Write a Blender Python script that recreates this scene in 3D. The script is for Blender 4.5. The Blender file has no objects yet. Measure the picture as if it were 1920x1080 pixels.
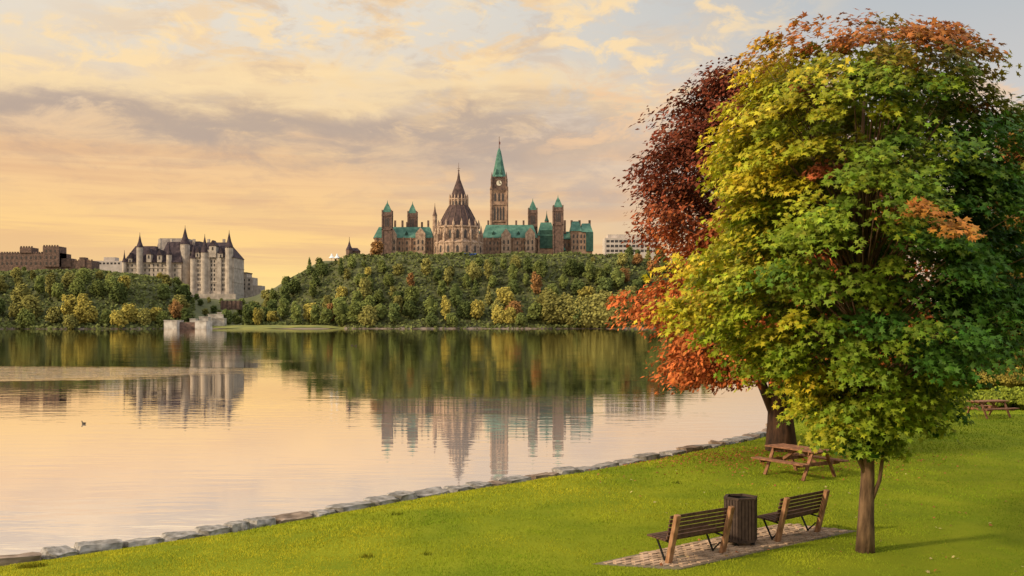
import bpy, math, random
import numpy as np
from mathutils import Vector, Matrix, noise
random.seed(7); rng=np.random.default_rng(7)
SC=bpy.context.scene; C=SC.collection
F=1900.0; HZ=603.0; CH=4.4
PI=math.pi
def lin(r,g,b):
    f=lambda c:(c/255/12.92) if c/255<=0.04045 else ((c/255+0.055)/1.055)**2.4
    return (f(r),f(g),f(b))
def P(px,py,Y): return Vector(((px-960)/F*Y, Y, CH+(HZ-py)/F*Y))
def G(px,py,z=0.0):
    Y=(CH-z)*F/(py-HZ); return Vector(((px-960)/F*Y,Y,z))
# ---------------------------------------------------------------- materials
def mat(name,c1,c2=None,scale=3,rough=.85,bump=0,bdist=.02,metal=0,stretch=(1,1,1),detail=5,spec=.3):
    m=bpy.data.materials.new(name); m.use_nodes=True; nt=m.node_tree; b=nt.nodes['Principled BSDF']
    b.inputs['Roughness'].default_value=rough; b.inputs['Metallic'].default_value=metal
    b.inputs['Specular IOR Level'].default_value=spec
    if c2 is None: c2=tuple(c*.7 for c in c1)
    tc=nt.nodes.new('ShaderNodeTexCoord'); mp=nt.nodes.new('ShaderNodeMapping'); mp.inputs['Scale'].default_value=stretch
    nz=nt.nodes.new('ShaderNodeTexNoise'); nz.inputs['Scale'].default_value=scale; nz.inputs['Detail'].default_value=detail
    nt.links.new(tc.outputs['Object'],mp.inputs[0]); nt.links.new(mp.outputs[0],nz.inputs['Vector'])
    r=nt.nodes.new('ShaderNodeValToRGB'); r.color_ramp.elements[0].position=.35; r.color_ramp.elements[1].position=.65
    r.color_ramp.elements[0].color=(*c2,1); r.color_ramp.elements[1].color=(*c1,1)
    nt.links.new(nz.outputs[0],r.inputs[0]); nt.links.new(r.outputs[0],b.inputs['Base Color'])
    if bump:
        bp=nt.nodes.new('ShaderNodeBump'); bp.inputs['Strength'].default_value=bump; bp.inputs['Distance'].default_value=bdist
        nt.links.new(nz.outputs[0],bp.inputs['Height']); nt.links.new(bp.outputs[0],b.inputs['Normal'])
    return m
def leafmat(name,objcol=False,trans=.35,rough=.6,spec=.25):
    m=bpy.data.materials.new(name); m.use_nodes=True; nt=m.node_tree; b=nt.nodes['Principled BSDF']; out=nt.nodes['Material Output']
    at=nt.nodes.new('ShaderNodeAttribute'); at.attribute_name='Col'; col=at.outputs['Color']
    if objcol:
        oi=nt.nodes.new('ShaderNodeObjectInfo'); mx=nt.nodes.new('ShaderNodeMix'); mx.data_type='RGBA'; mx.blend_type='MULTIPLY'; mx.inputs[0].default_value=1
        nt.links.new(oi.outputs['Color'],mx.inputs[6]); nt.links.new(col,mx.inputs[7]); col=mx.outputs[2]
    nt.links.new(col,b.inputs['Base Color']); b.inputs['Roughness'].default_value=rough; b.inputs['Specular IOR Level'].default_value=spec
    if trans:
        tr=nt.nodes.new('ShaderNodeBsdfTranslucent'); nt.links.new(col,tr.inputs['Color'])
        ms=nt.nodes.new('ShaderNodeMixShader'); ms.inputs[0].default_value=trans
        nt.links.new(b.outputs[0],ms.inputs[1]); nt.links.new(tr.outputs[0],ms.inputs[2]); nt.links.new(ms.outputs[0],out.inputs['Surface'])
    return m
M={}
M['leaf']=leafmat('maple_leaf',trans=.3,spec=.2); M['redleaf']=leafmat('red_leaf',trans=.15,rough=.8,spec=.05); M['farleaf']=leafmat('distant_foliage',True,trans=0,rough=1,spec=0)
M['grass']=leafmat('grass_blade',trans=0,rough=.8,spec=.05)
M['bark']=mat('bark',(.20,.12,.065),(.07,.04,.022),9,.95,1,.04,stretch=(1,1,.25))
M['barkd']=mat('dark_bark',(.11,.055,.033),(.035,.02,.015),6,.95,1,.05,stretch=(1,1,.25))
M['rock']=mat('edging_stone',(.34,.31,.28),(.11,.10,.085),3.5,.95,.9,.05,detail=9,spec=.1)
M['rock2']=mat('warm_edging_stone',(.32,.235,.175),(.12,.085,.06),3.0,.95,.9,.05,detail=9,spec=.1)
M['slat']=mat('dark_slat_wood',(.13,.07,.045),(.065,.036,.025),12,.65,.3,.005,spec=.15)
M['post']=mat('bench_post_wood',(.42,.225,.12),(.20,.10,.05),14,.85,.6,.01,stretch=(1,1,.3),spec=.1)
M['iron']=mat('black_iron',(.02,.02,.02),None,8,.5,metal=.5)
M['table']=mat('weathered_table_wood',(.30,.145,.08),(.14,.065,.036),8,.85,.4,.01,spec=.1)
M['bin']=mat('bin_slat',(.075,.05,.038),(.045,.03,.024),10,.7,.2,.005,spec=.12)
M['brick']=mat('paving_brick',(.50,.35,.24),(.26,.18,.12),3,.95,.5,.01,spec=.05)
M['mortar']=mat('paving_sand',(.20,.16,.10),(.11,.09,.05),20,.95)
M['pstone']=mat('gothic_sandstone',lin(156,128,106),lin(114,90,74),.35,.9,.4,.3,detail=8)  # far stone and roof colours muted to stand in for distance haze
M['lstone']=mat('pale_sandstone',lin(178,152,128),lin(122,100,84),.5,.9,.4,.3,detail=8)
M['dstone']=mat('sooty_sandstone',lin(116,92,80),lin(76,62,54),.5,.9,.4,.3,detail=8)
M['copper']=mat('green_copper',lin(88,124,108),lin(60,94,82),.3,.8,.3,.2,detail=8,spec=.1)
M['copperd']=mat('dark_copper',lin(58,86,76),lin(42,66,58),.4,.8,spec=.1)
M['broof']=mat('brown_metal_roof',lin(86,68,64),lin(56,46,44),.4,.7,.2,.2,spec=.1)
M['slate']=mat('dark_slate_roof',lin(80,68,70),lin(52,44,48),.4,.9,.3,.3,spec=.1)
M['cstone']=mat('cream_limestone',lin(182,168,152),lin(146,134,122),.3,.9,.3,.2)
M['tan']=mat('tan_roof',lin(146,134,124),lin(116,106,100),.3,.9)
M['win']=mat('window_glass',(.055,.048,.046),(.03,.027,.028),1,.3,spec=.4)
M['office']=mat('office_panel',lin(195,182,170),lin(170,158,148),.2,.8)
M['concrete']=mat('lock_concrete',lin(182,174,162),lin(136,128,118),.3,.9,.4,.2)
M['clock']=mat('clock_face',lin(205,195,172),lin(185,175,152),1,.6)
M['white']=mat('white_canvas',(.75,.75,.75),(.6,.6,.6),2,.8)
M['blue']=mat('blue_canvas',(.05,.12,.5),(.03,.08,.4),2,.8)
M['duck']=mat('duck_feather',(.06,.045,.03),(.025,.02,.015),12,.7)
# ---------------------------------------------------------------- mesh tools
WL={}
def tag(o,label=None,cat=None,group=None,kind=None):
    if label:o['label']=label
    if cat:o['category']=cat
    if group:o['group']=group
    if kind:o['kind']=kind
    return o
def link(o,parent=None,wloc=Vector((0,0,0))):
    C.objects.link(o)
    if parent is not None: o.parent=parent
    WL[o.name]=Vector(wloc); return o
def empty(name,loc,rz=0):
    o=bpy.data.objects.new(name,None); o.location=loc; o.rotation_euler=(0,0,rz); o.empty_display_size=.2
    return link(o,None,loc)
class MB:
    def __init__(s): s.v=[]; s.f=[]
    def add(s,vs,fs):
        n=len(s.v); s.v+= [tuple(v) for v in vs]; s.f+=[tuple(i+n for i in f) for f in fs]; return s
    def box(s,x0,x1,y0,y1,z0,z1):
        return s.add([(x0,y0,z0),(x1,y0,z0),(x1,y1,z0),(x0,y1,z0),(x0,y0,z1),(x1,y0,z1),(x1,y1,z1),(x0,y1,z1)],
            [(0,3,2,1),(4,5,6,7),(0,1,5,4),(1,2,6,5),(2,3,7,6),(3,0,4,7)])
    def hip(s,x0,x1,y0,y1,z0,z1,ix,iy):
        return s.add([(x0,y0,z0),(x1,y0,z0),(x1,y1,z0),(x0,y1,z0),(x0+ix,y0+iy,z1),(x1-ix,y0+iy,z1),(x1-ix,y1-iy,z1),(x0+ix,y1-iy,z1)],
            [(0,3,2,1),(4,5,6,7),(0,1,5,4),(1,2,6,5),(2,3,7,6),(3,0,4,7)])
    def gable(s,x0,x1,y0,y1,z0,z1):
        xm=(x0+x1)/2
        return s.add([(x0,y0,z0),(x1,y0,z0),(xm,y0,z1),(x0,y1,z0),(x1,y1,z0),(xm,y1,z1)],[(0,1,2),(5,4,3),(0,2,5,3),(1,4,5,2),(0,3,4,1)])
    def lathe(s,cx,cy,prof,n=16,ph=0):
        vs=[];fs=[]
        for r,z in prof:
            for k in range(n):
                a=ph+2*PI*k/n; vs.append((cx+r*math.cos(a),cy+r*math.sin(a),z))
        for i in range(len(prof)-1):
            for k in range(n):
                fs.append((i*n+k,i*n+(k+1)%n,(i+1)*n+(k+1)%n,(i+1)*n+k))
        fs.append(tuple(range(n))[::-1]); m=(len(prof)-1)*n; fs.append(tuple(range(m,m+n)))
        return s.add(vs,fs)
    def tube(s,pts,rads,n=7):
        pts=[Vector(p) for p in pts]; vs=[];fs=[]
        for i,p in enumerate(pts):
            d=(pts[min(i+1,len(pts)-1)]-pts[max(i-1,0)]).normalized()
            a=d.cross(Vector((0,1,0.1))).normalized(); b=d.cross(a)
            for k in range(n):
                t=2*PI*k/n; vs.append(p+(a*math.cos(t)+b*math.sin(t))*rads[i])
        for i in range(len(pts)-1):
            for k in range(n): fs.append((i*n+k,i*n+(k+1)%n,(i+1)*n+(k+1)%n,(i+1)*n+k))
        fs.append(tuple(range(n))[::-1]); m=(len(pts)-1)*n; fs.append(tuple(range(m,m+n)))
        return s.add(vs,fs)
    def bar(s,p,q,w,t,up=(0,0,1)):
        p=Vector(p);q=Vector(q); d=(q-p).normalized(); a=d.cross(Vector(up))
        if a.length<.01: a=d.cross(Vector((1,0,0)))
        a.normalize(); b=a.cross(d).normalized(); a*=w/2; b*=t/2
        return s.add([p-a-b,p+a-b,p+a+b,p-a+b,q-a-b,q+a-b,q+a+b,q-a+b],[(0,3,2,1),(4,5,6,7),(0,1,5,4),(1,2,6,5),(2,3,7,6),(3,0,4,7)])
    def build(s,name,m,parent=None,smooth=False,bevel=0,local=False):
        me=bpy.data.meshes.new(name)
        off=Vector((0,0,0)) if (local or parent is None) else WL[parent.name]
        me.from_pydata([(v[0]-off.x,v[1]-off.y,v[2]-off.z) for v in s.v],[],s.f); me.materials.append(m)
        if smooth: me.shade_smooth()
        me.update()
        o=bpy.data.objects.new(name,me); link(o,parent,off)
        if bevel:
            b=o.modifiers.new('bevel','BEVEL'); b.width=bevel; b.segments=2; b.limit_method='ANGLE'
        return o
def tri_mesh(name,V,T,col,m,parent=None,obj=True):
    me=bpy.data.meshes.new(name)
    V=np.asarray(V,dtype=np.float32)
    if parent is not None: V=V-np.array(WL[parent.name],dtype=np.float32)
    me.vertices.add(len(V)); me.vertices.foreach_set('co',V.ravel())
    T=np.asarray(T,dtype=np.int32); me.loops.add(T.size); me.loops.foreach_set('vertex_index',T.ravel())
    me.polygons.add(len(T)); me.polygons.foreach_set('loop_start',np.arange(0,T.size,3,dtype=np.int32))
    me.update(calc_edges=True)
    a=me.color_attributes.new('Col','FLOAT_COLOR','POINT'); c=np.ones((len(V),4),dtype=np.float32); c[:,:3]=col; a.data.foreach_set('color',c.ravel())
    me.materials.append(m)
    if not obj: return me
    return link(bpy.data.objects.new(name,me),parent,WL[parent.name] if parent else Vector((0,0,0)))
def norm(a): return a/np.maximum(np.linalg.norm(a,axis=1,keepdims=True),1e-6)
ang=[-90,-22,8,36,62,90,118,144,172,202]; rad=[.28,.75,.42,.98,.5,1.12,.5,.98,.42,.75]
ML=np.array([(0,0,.10)]+[(r*math.cos(math.radians(a)),r*math.sin(math.radians(a)),-.10*r) for a,r in zip(ang,rad)])
MT=np.array([(0,i,i%10+1) for i in range(1,11)])
QL=np.array([(0,-1,0),(.55,0,.12),(0,1,0),(-.55,0,.12)]); QT=np.array([(0,1,2),(0,2,3)])
SL=np.array([(-.8,-.8,0),(.9,-.6,.1),(.7,.8,0),(-.7,.9,.1)])
def leaves(pos,nrm,tip,size,col,L=ML,T=MT):
    n=norm(nrm); t=norm(tip-n*np.sum(tip*n,axis=1,keepdims=True)); b=np.cross(t,n)
    V=pos[:,None,:]+size[:,None,None]*(L[None,:,0:1]*b[:,None,:]+L[None,:,1:2]*t[:,None,:]+L[None,:,2:3]*n[:,None,:])
    k=len(L); TT=(T[None]+(np.arange(len(pos))*k)[:,None,None]).reshape(-1,3)
    return V.reshape(-1,3),TT,np.repeat(col,k,axis=0)
def merge(parts):
    Vs=[];Ts=[];Cs=[];o=0
    for V,T,c in parts: Vs.append(V);Ts.append(T+o);Cs.append(c);o+=len(V)
    return np.concatenate(Vs),np.concatenate(Ts),np.concatenate(Cs)
def ball(c,r,col,nu=8,nv=6):
    vs=[];
    for i in range(nv+1):
        ph=PI*i/nv
        for j in range(nu):
            th=2*PI*j/nu; vs.append((c[0]+r[0]*math.sin(ph)*math.cos(th),c[1]+r[1]*math.sin(ph)*math.sin(th),c[2]+r[2]*math.cos(ph)))
    ts=[]
    for i in range(nv):
        for j in range(nu):
            a=i*nu+j;b=i*nu+(j+1)%nu;ts+=[(a,a+nu,b+nu),(a,b+nu,b)]
    return np.array(vs),np.array(ts),np.tile(np.array(col),(len(vs),1))
# ---------------------------------------------------------------- camera
cam=bpy.data.cameras.new('camera'); co=bpy.data.objects.new('camera',cam); C.objects.link(co)
cam.sensor_width=36; cam.lens=36*F/1920; co.location=(0,0,CH); co.rotation_euler=(PI/2,0,0)
cam.shift_y=(HZ-540)/1920; cam.clip_end=20000; SC.camera=co
SC.view_settings.view_transform='Standard'; SC.view_settings.look='None'; SC.view_settings.exposure=0
# ---------------------------------------------------------------- world
sundir=Vector((-.84,-.40,.42)).normalized()
w=bpy.data.worlds.new('World'); SC.world=w; w.use_nodes=True; nt=w.node_tree; nt.nodes.clear()
def nd(t): return nt.nodes.new(t)
def sv(sock,v):
    if hasattr(v,'is_output'): nt.links.new(v,sock)
    else: sock.default_value=v
def mth(op,a,b=0.0,c=0.0,clamp=False):
    n=nd('ShaderNodeMath'); n.operation=op; n.use_clamp=clamp; sv(n.inputs[0],a); sv(n.inputs[1],b); sv(n.inputs[2],c); return n.outputs[0]
def sstep(x,a,b):
    n=nd('ShaderNodeMapRange'); n.interpolation_type='SMOOTHSTEP'; sv(n.inputs[0],x); n.inputs[1].default_value=a; n.inputs[2].default_value=b; return n.outputs[0]
def mixc(f,a,b,mode='MIX'):
    n=nd('ShaderNodeMix'); n.data_type='RGBA'; n.blend_type=mode; sv(n.inputs[0],f)
    sv(n.inputs[6],a if hasattr(a,'is_output') else (*a,1)); sv(n.inputs[7],b if hasattr(b,'is_output') else (*b,1)); return n.outputs[2]
def ramp(x,st):
    n=nd('ShaderNodeValToRGB'); e=n.color_ramp.elements
    while len(e)<len(st): e.new(.5)
    for i,(p,c) in enumerate(st): e[i].position=p; e[i].color=(*lin(*c),1)
    sv(n.inputs[0],x); return n.outputs[0]
def cloudn(az,el,sx,sy,det=6,off=0,rough=.55,dist=.3):
    cb=nd('ShaderNodeCombineXYZ'); sv(cb.inputs[0],mth('MULTIPLY',az,sx)); sv(cb.inputs[1],mth('MULTIPLY',el,sy)); cb.inputs[2].default_value=off
    n=nd('ShaderNodeTexNoise'); n.inputs['Scale'].default_value=1; n.inputs['Detail'].default_value=det; n.inputs['Roughness'].default_value=rough; n.inputs['Distortion'].default_value=dist
    nt.links.new(cb.outputs[0],n.inputs['Vector']); return n.outputs[0]
def gauss(x,c0,s0):
    d=mth('DIVIDE',mth('SUBTRACT',x,c0),s0); return mth('EXPONENT',mth('MULTIPLY',mth('MULTIPLY',d,d),-1.0))
tc=nd('ShaderNodeTexCoord'); sx=nd('ShaderNodeSeparateXYZ'); nt.links.new(tc.outputs['Generated'],sx.inputs[0])
az=mth('ARCTAN2',sx.outputs[0],sx.outputs[1]); el=mth('MAXIMUM',sx.outputs[2],0.0)
warm=ramp(mth('MULTIPLY',el,2.0),[(0,(255,214,128)),(.06,(255,220,142)),(.16,(255,210,136)),(.27,(244,200,146)),(.38,(230,198,162)),(.48,(230,216,196)),(.62,(230,222,208)),(1,(238,232,226))])
cool=ramp(mth('MULTIPLY',el,2.0),[(0,(230,190,154)),(.08,(222,190,160)),(.20,(208,188,172)),(.38,(206,201,196)),(.62,(180,187,192)),(1,(206,212,220))])
base=mixc(sstep(az,-.22,.42),warm,cool)
n1=cloudn(az,el,5,24,8,1.3); n2=cloudn(az,el,11,30,10,4.7,.62,.5); n3=cloudn(az,el,3,55,7,8.1,.6); n4=cloudn(az,el,14,36,10,2.2,.65,.4); n5=cloudn(az,el,20,40,10,6.6,.60,.4)
lowm=mth('MULTIPLY',sstep(n3,.42,.62),mth('MULTIPLY',sstep(el,.02,.07),mth('SUBTRACT',1.0,sstep(el,.15,.2))))
c=mixc(mth('MULTIPLY',lowm,.65),base,lin(226,180,136))
vm=mth('MULTIPLY',sstep(n4,.44,.64),mth('MULTIPLY',gauss(el,.15,.045),sstep(az,.3,-.3)))
c=mixc(mth('MULTIPLY',vm,.45),c,lin(200,166,140))
cen=sstep(mth('ABSOLUTE',mth('ADD',az,.11)),.40,.08)
pk=mth('MULTIPLY',sstep(n2,.45,.60),mth('MULTIPLY',sstep(el,.12,.2),cen))
c=mixc(mth('MULTIPLY',pk,.85),c,lin(244,206,154))
sh=mth('MULTIPLY',sstep(n4,.48,.62),mth('MULTIPLY',sstep(el,.2,.24),cen)); c=mixc(mth('MULTIPLY',sh,.45),c,lin(206,182,160))
pk2=mth('MULTIPLY',sstep(n5,.48,.61),mth('MULTIPLY',sstep(el,.16,.22),mth('MULTIPLY',sstep(n1,.40,.54),sstep(az,.36,.15))))
c=mixc(mth('MULTIPLY',pk2,.88),c,lin(254,222,170))
wob=mth('ADD',mth('MULTIPLY_ADD',n1,.10,-.05),mth('MULTIPLY_ADD',n4,.07,-.035))
e2=mth('ADD',el,wob)
azl=sstep(az,.2,-.02)
rim=mth('MULTIPLY',gauss(e2,.219,.017),azl); c=mixc(mth('MULTIPLY',rim,.8),c,lin(252,222,172))
g=mth('MULTIPLY',gauss(e2,.184,.023),mth('MULTIPLY',azl,sstep(n4,.30,.50)))
c=mixc(mth('MULTIPLY',g,.85),c,lin(180,161,148))
g2=mth('MULTIPLY',gauss(e2,.145,.035),mth('MULTIPLY',sstep(az,-.2,0.0),sstep(n2,.40,.58)))
c=mixc(mth('MULTIPLY',g2,.55),c,lin(184,168,160))
pr=mth('MULTIPLY',gauss(e2,.205,.03),mth('MULTIPLY',sstep(az,.0,.05),sstep(n4,.46,.58)))
c=mixc(mth('MULTIPLY',pr,.8),c,lin(242,200,156))
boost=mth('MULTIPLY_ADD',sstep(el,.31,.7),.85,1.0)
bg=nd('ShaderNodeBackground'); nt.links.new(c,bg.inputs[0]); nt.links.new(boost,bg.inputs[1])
sk=nd('ShaderNodeTexSky'); sk.sky_type='NISHITA'; sk.sun_disc=False; sk.sun_elevation=math.asin(sundir.z); sk.sun_rotation=math.atan2(sundir.x,sundir.y)
bg2=nd('ShaderNodeBackground'); nt.links.new(sk.outputs[0],bg2.inputs[0]); bg2.inputs[1].default_value=.005
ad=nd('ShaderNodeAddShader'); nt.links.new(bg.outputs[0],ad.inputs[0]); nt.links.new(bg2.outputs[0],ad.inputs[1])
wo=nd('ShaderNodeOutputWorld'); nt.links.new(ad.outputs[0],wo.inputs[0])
sl=bpy.data.lights.new('sun','SUN'); sl.energy=4.0; sl.angle=math.radians(5); sl.color=(1,.81,.56)
so=bpy.data.objects.new('sun',sl); so.rotation_euler=sundir.to_track_quat('Z','Y').to_euler(); so.location=(-30,-20,40); C.objects.link(so)
# ---------------------------------------------------------------- water
wm=bpy.data.materials.new('river_water'); wm.use_nodes=True; nt=wm.node_tree; nt.nodes.clear()
out=nd('ShaderNodeOutputMaterial'); geo=nd('ShaderNodeNewGeometry')
mp=nd('ShaderNodeMapping'); mp.inputs['Scale'].default_value=(.35,1.2,1); nt.links.new(geo.outputs['Position'],mp.inputs[0])
a1=nd('ShaderNodeTexNoise'); a1.inputs['Scale'].default_value=1.1; a1.inputs['Detail'].default_value=3; nt.links.new(mp.outputs[0],a1.inputs['Vector'])
a2=nd('ShaderNodeTexNoise'); a2.inputs['Scale'].default_value=.06; a2.inputs['Detail'].default_value=3; nt.links.new(mp.outputs[0],a2.inputs['Vector'])
sp=nd('ShaderNodeSeparateXYZ'); nt.links.new(geo.outputs['Position'],sp.inputs[0])
dx=mth('DIVIDE',mth('ADD',sp.outputs[0],62.0),36.0); dy=mth('DIVIDE',mth('SUBTRACT',sp.outputs[1],99.0),15.0)
dd=mth('ADD',mth('ADD',mth('MULTIPLY',dx,dx),mth('MULTIPLY',dy,dy)),mth('MULTIPLY_ADD',a2.outputs[0],1.4,-.7))
patch=sstep(dd,1.3,.5)
amp=mth('ADD',mth('MULTIPLY_ADD',sstep(a2.outputs[0],.45,.6),.007,.0055),mth('MULTIPLY',patch,.10))
bp=nd('ShaderNodeBump'); bp.inputs['Strength'].default_value=1; bp.inputs['Distance'].default_value=1.0
nt.links.new(mth('MULTIPLY',a1.outputs[0],amp),bp.inputs['Height'])
gl=nd('ShaderNodeBsdfGlossy'); gl.inputs['Roughness'].default_value=.015; gl.inputs['Color'].default_value=(.98,.94,.90,1); nt.links.new(bp.outputs[0],gl.inputs['Normal'])
df=nd('ShaderNodeBsdfDiffuse'); df.inputs['Color'].default_value=(.68,.61,.54,1)
fr=nd('ShaderNodeFresnel'); fr.inputs['IOR'].default_value=1.33; nt.links.new(bp.outputs[0],fr.inputs['Normal'])
ms=nd('ShaderNodeMixShader'); sv(ms.inputs[0],mth('MULTIPLY_ADD',fr.outputs[0],1.0,.36,clamp=True)); nt.links.new(df.outputs[0],ms.inputs[1]); nt.links.new(gl.outputs[0],ms.inputs[2]); nt.links.new(ms.outputs[0],out.inputs[0])
wb=MB(); wb.add([(-9000,-3000,-.6),(9000,-3000,-.6),(9000,9000,-.6),(-9000,9000,-.6)],[(0,1,2,3)])
tag(wb.build('water',wm),'calm river mirroring the sunset sky and wooded bluff','river',kind='structure')
# ---------------------------------------------------------------- near ground
SH=np.array([(-90,-70),(-40,-8),(-10.1,20.2),(-6.6,23.2),(-2.97,27.5),(.2,30.6),(3.8,34.3),(9.1,40.8),(10.6,43),(13,49),(16,60),(22,80),(40,110),(120,150),(400,300)],float)
SH[1:9]+=np.array((.76,-.65))*.30
def shoredist(x,y):
    best=np.full(x.shape,1e9); sgn=np.zeros(x.shape)
    for a,b in zip(SH[:-1],SH[1:]):
        d=b-a; L2=d@d; t=np.clip(((x-a[0])*d[0]+(y-a[1])*d[1])/L2,0,1)
        qx=x-(a[0]+t*d[0]); qy=y-(a[1]+t*d[1]); D=np.hypot(qx,qy); s=np.sign(d[1]*qx-d[0]*qy)
        m=D<best; best=np.where(m,D,best); sgn=np.where(m,s,sgn)
    return best*sgn
def lawnz(x,y,t):
    z=-.38*np.exp(-np.maximum(t-.2,0)/1.2)+np.clip((13-y)/13,0,1)*2.8+.025*np.sin(x*.7+1)*np.sin(y*.5)*np.clip(t/3,0,1)
    return z
def groundz(x,y):
    x=np.array([x],float);y=np.array([y],float); return float(lawnz(x,y,shoredist(x,y))[0])
ss=[]
for a,b in zip(SH[:-1],SH[1:]):
    k=max(2,int(np.linalg.norm(b-a)/1.2)) if b[1]<115 else 6
    for i in range(k): ss.append(a+(b-a)*i/k)
ss=np.array(ss); tt=np.array([-.25,0,.3,.7,1.2,2,3,4.5,6.5,9,12,16,20,25,32,42,60,90,150,300])
D=np.array((.76,-.65)); pv=[];
for s_ in ss:
    for t in tt:
        p=s_+D*t; pv.append((p[0],p[1]))
pv=np.array(pv); sd=shoredist(pv[:,0],pv[:,1]); zz=lawnz(pv[:,0],pv[:,1],sd)
zz=np.where(np.tile(tt,len(ss))<0,-1.3,zz)
lb=MB(); lb.v=[(a,b,c_) for (a,b),c_ in zip(pv,zz)]; nn=len(tt)
lb.f=[(i*nn+j,i*nn+j+1,(i+1)*nn+j+1,(i+1)*nn+j) for i in range(len(ss)-1) for j in range(nn-1)]
lm=mat('lawn_turf',(.20,.22,.014),(.13,.165,.011),.5,.95,.8,.03,detail=12,spec=.02)
tag(lb.build('lawn',lm,smooth=True),'bright yellow green riverside lawn','lawn',kind='structure')
QP=[Vector((1.45,18.35)),Vector((2.95,17.95)),Vector((7.25,21.25)),Vector((5.9,22.1))]
def inquad(x,y):
    r=np.ones(x.shape,bool)
    for i in range(4):
        a=QP[i];b=QP[(i+1)%4]; r&=((b.x-a.x)*(y-a.y)-(b.y-a.y)*(x-a.x))>0
    return r
NB=440000
yy=17/(1-rng.random(NB)*(1-17/62)); xx=(rng.random(NB)*1100/1900*2-1100/1900)*yy
td=shoredist(xx,yy); k=(td>.3)&~inquad(xx,yy); xx=xx[k];yy=yy[k];td=td[k]; n=len(xx)
zz=lawnz(xx,yy,td)-.01
pos=np.stack([xx,yy,zz],1)
h=rng.uniform(.028,.05,n)*(yy/22)**.5
grid=np.array([[noise.fractal(Vector((i*.11,j*.11,2.5)),1.0,2.0,5) for j in range(500)] for i in range(500)])
pat=grid[((xx+40)*3.5).astype(int)%500,((yy)*4).astype(int)%500]; pat=(pat-grid.mean())/grid.std()
pat2=grid[((xx+44)*19).astype(int)%500,((yy)*16).astype(int)%500]; pat2=(pat2-grid.mean())/grid.std()
h*=np.clip(1+.15*pat2,.5,1.6)
tuft=np.zeros(n,bool)
for a,r_ in ((G(688,1045),.11),(G(800,1040),.09),(G(745,962),.11),(G(1270,905),.1),(G(60,1052),.22)):
    tuft|=((xx-a.x)**2*.6+(yy-a.y)**2)<r_*r_
h[tuft]*=2.2
lean=rng.normal(0,.42,(n,3)); lean[:,2]=1; lean=norm(lean)
sd_=norm(np.stack([rng.normal(0,1,n),rng.normal(0,.5,n),np.zeros(n)],1)); wd=(.007*(yy/20))[:,None]
V=np.stack([pos-sd_*wd,pos+sd_*wd,pos+lean*h[:,None]],1).reshape(-1,3)
T=np.arange(3*n).reshape(-1,3)
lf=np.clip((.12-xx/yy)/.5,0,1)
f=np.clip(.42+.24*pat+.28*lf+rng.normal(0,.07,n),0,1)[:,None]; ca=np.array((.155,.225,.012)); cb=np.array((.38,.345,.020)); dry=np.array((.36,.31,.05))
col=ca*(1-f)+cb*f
rt=np.clip((xx/yy-.02)/.4,0,1)[:,None]; col=col*(1-.6*rt)+np.array((.095,.19,.012))*.6*rt*(1+.25*np.clip(pat,-1,1))[:,None]  # darker green towards the right: lawn shade put into blade colour
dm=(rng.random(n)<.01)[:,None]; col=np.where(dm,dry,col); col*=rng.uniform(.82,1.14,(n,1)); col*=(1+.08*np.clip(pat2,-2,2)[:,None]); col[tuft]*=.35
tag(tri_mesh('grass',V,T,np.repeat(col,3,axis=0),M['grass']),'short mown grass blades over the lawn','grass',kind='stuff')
pb=MB(); pb.add([(q.x,q.y,.012) for q in QP]+[(q.x,q.y,-.1) for q in QP],[(0,1,2,3),(0,4,5,1),(1,5,6,2),(2,6,7,3),(3,7,4,0)])
pb.build('paving_bed',M['mortar']); tag(bpy.data.objects['paving_bed'],'sandy bed beneath the bench paving','paving bed',kind='structure')
pb=MB(); d=Vector((.79,.61)); nrm_=Vector((-.61,.79)); o0=Vector((2.0,17.2))
for i in range(-12,34):
    for j in range(-6,26):
        c0=o0+d*((i+.5*(j%2))*.23)+nrm_*(j*.125)
        q=[c0+d*a+nrm_*b for a,b in ((-.10,-.05),(.10,-.05),(.10,.05),(-.10,.05))]
        if all(inquad(np.array([p.x]),np.array([p.y]))[0] for p in q) and random.random()>.03:
            h_=.03+random.uniform(-.008,.01)
            pb.add([(p.x,p.y,0) for p in q]+[(p.x*.95+c0.x*.05,p.y*.95+c0.y*.05,h_) for p in q],[(4,5,6,7),(0,1,5,4),(1,2,6,5),(2,3,7,6),(3,0,4,7)])
tag(pb.build('paving',M['brick']),'cobbled brick pad under the two benches','paving',kind='structure')
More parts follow.
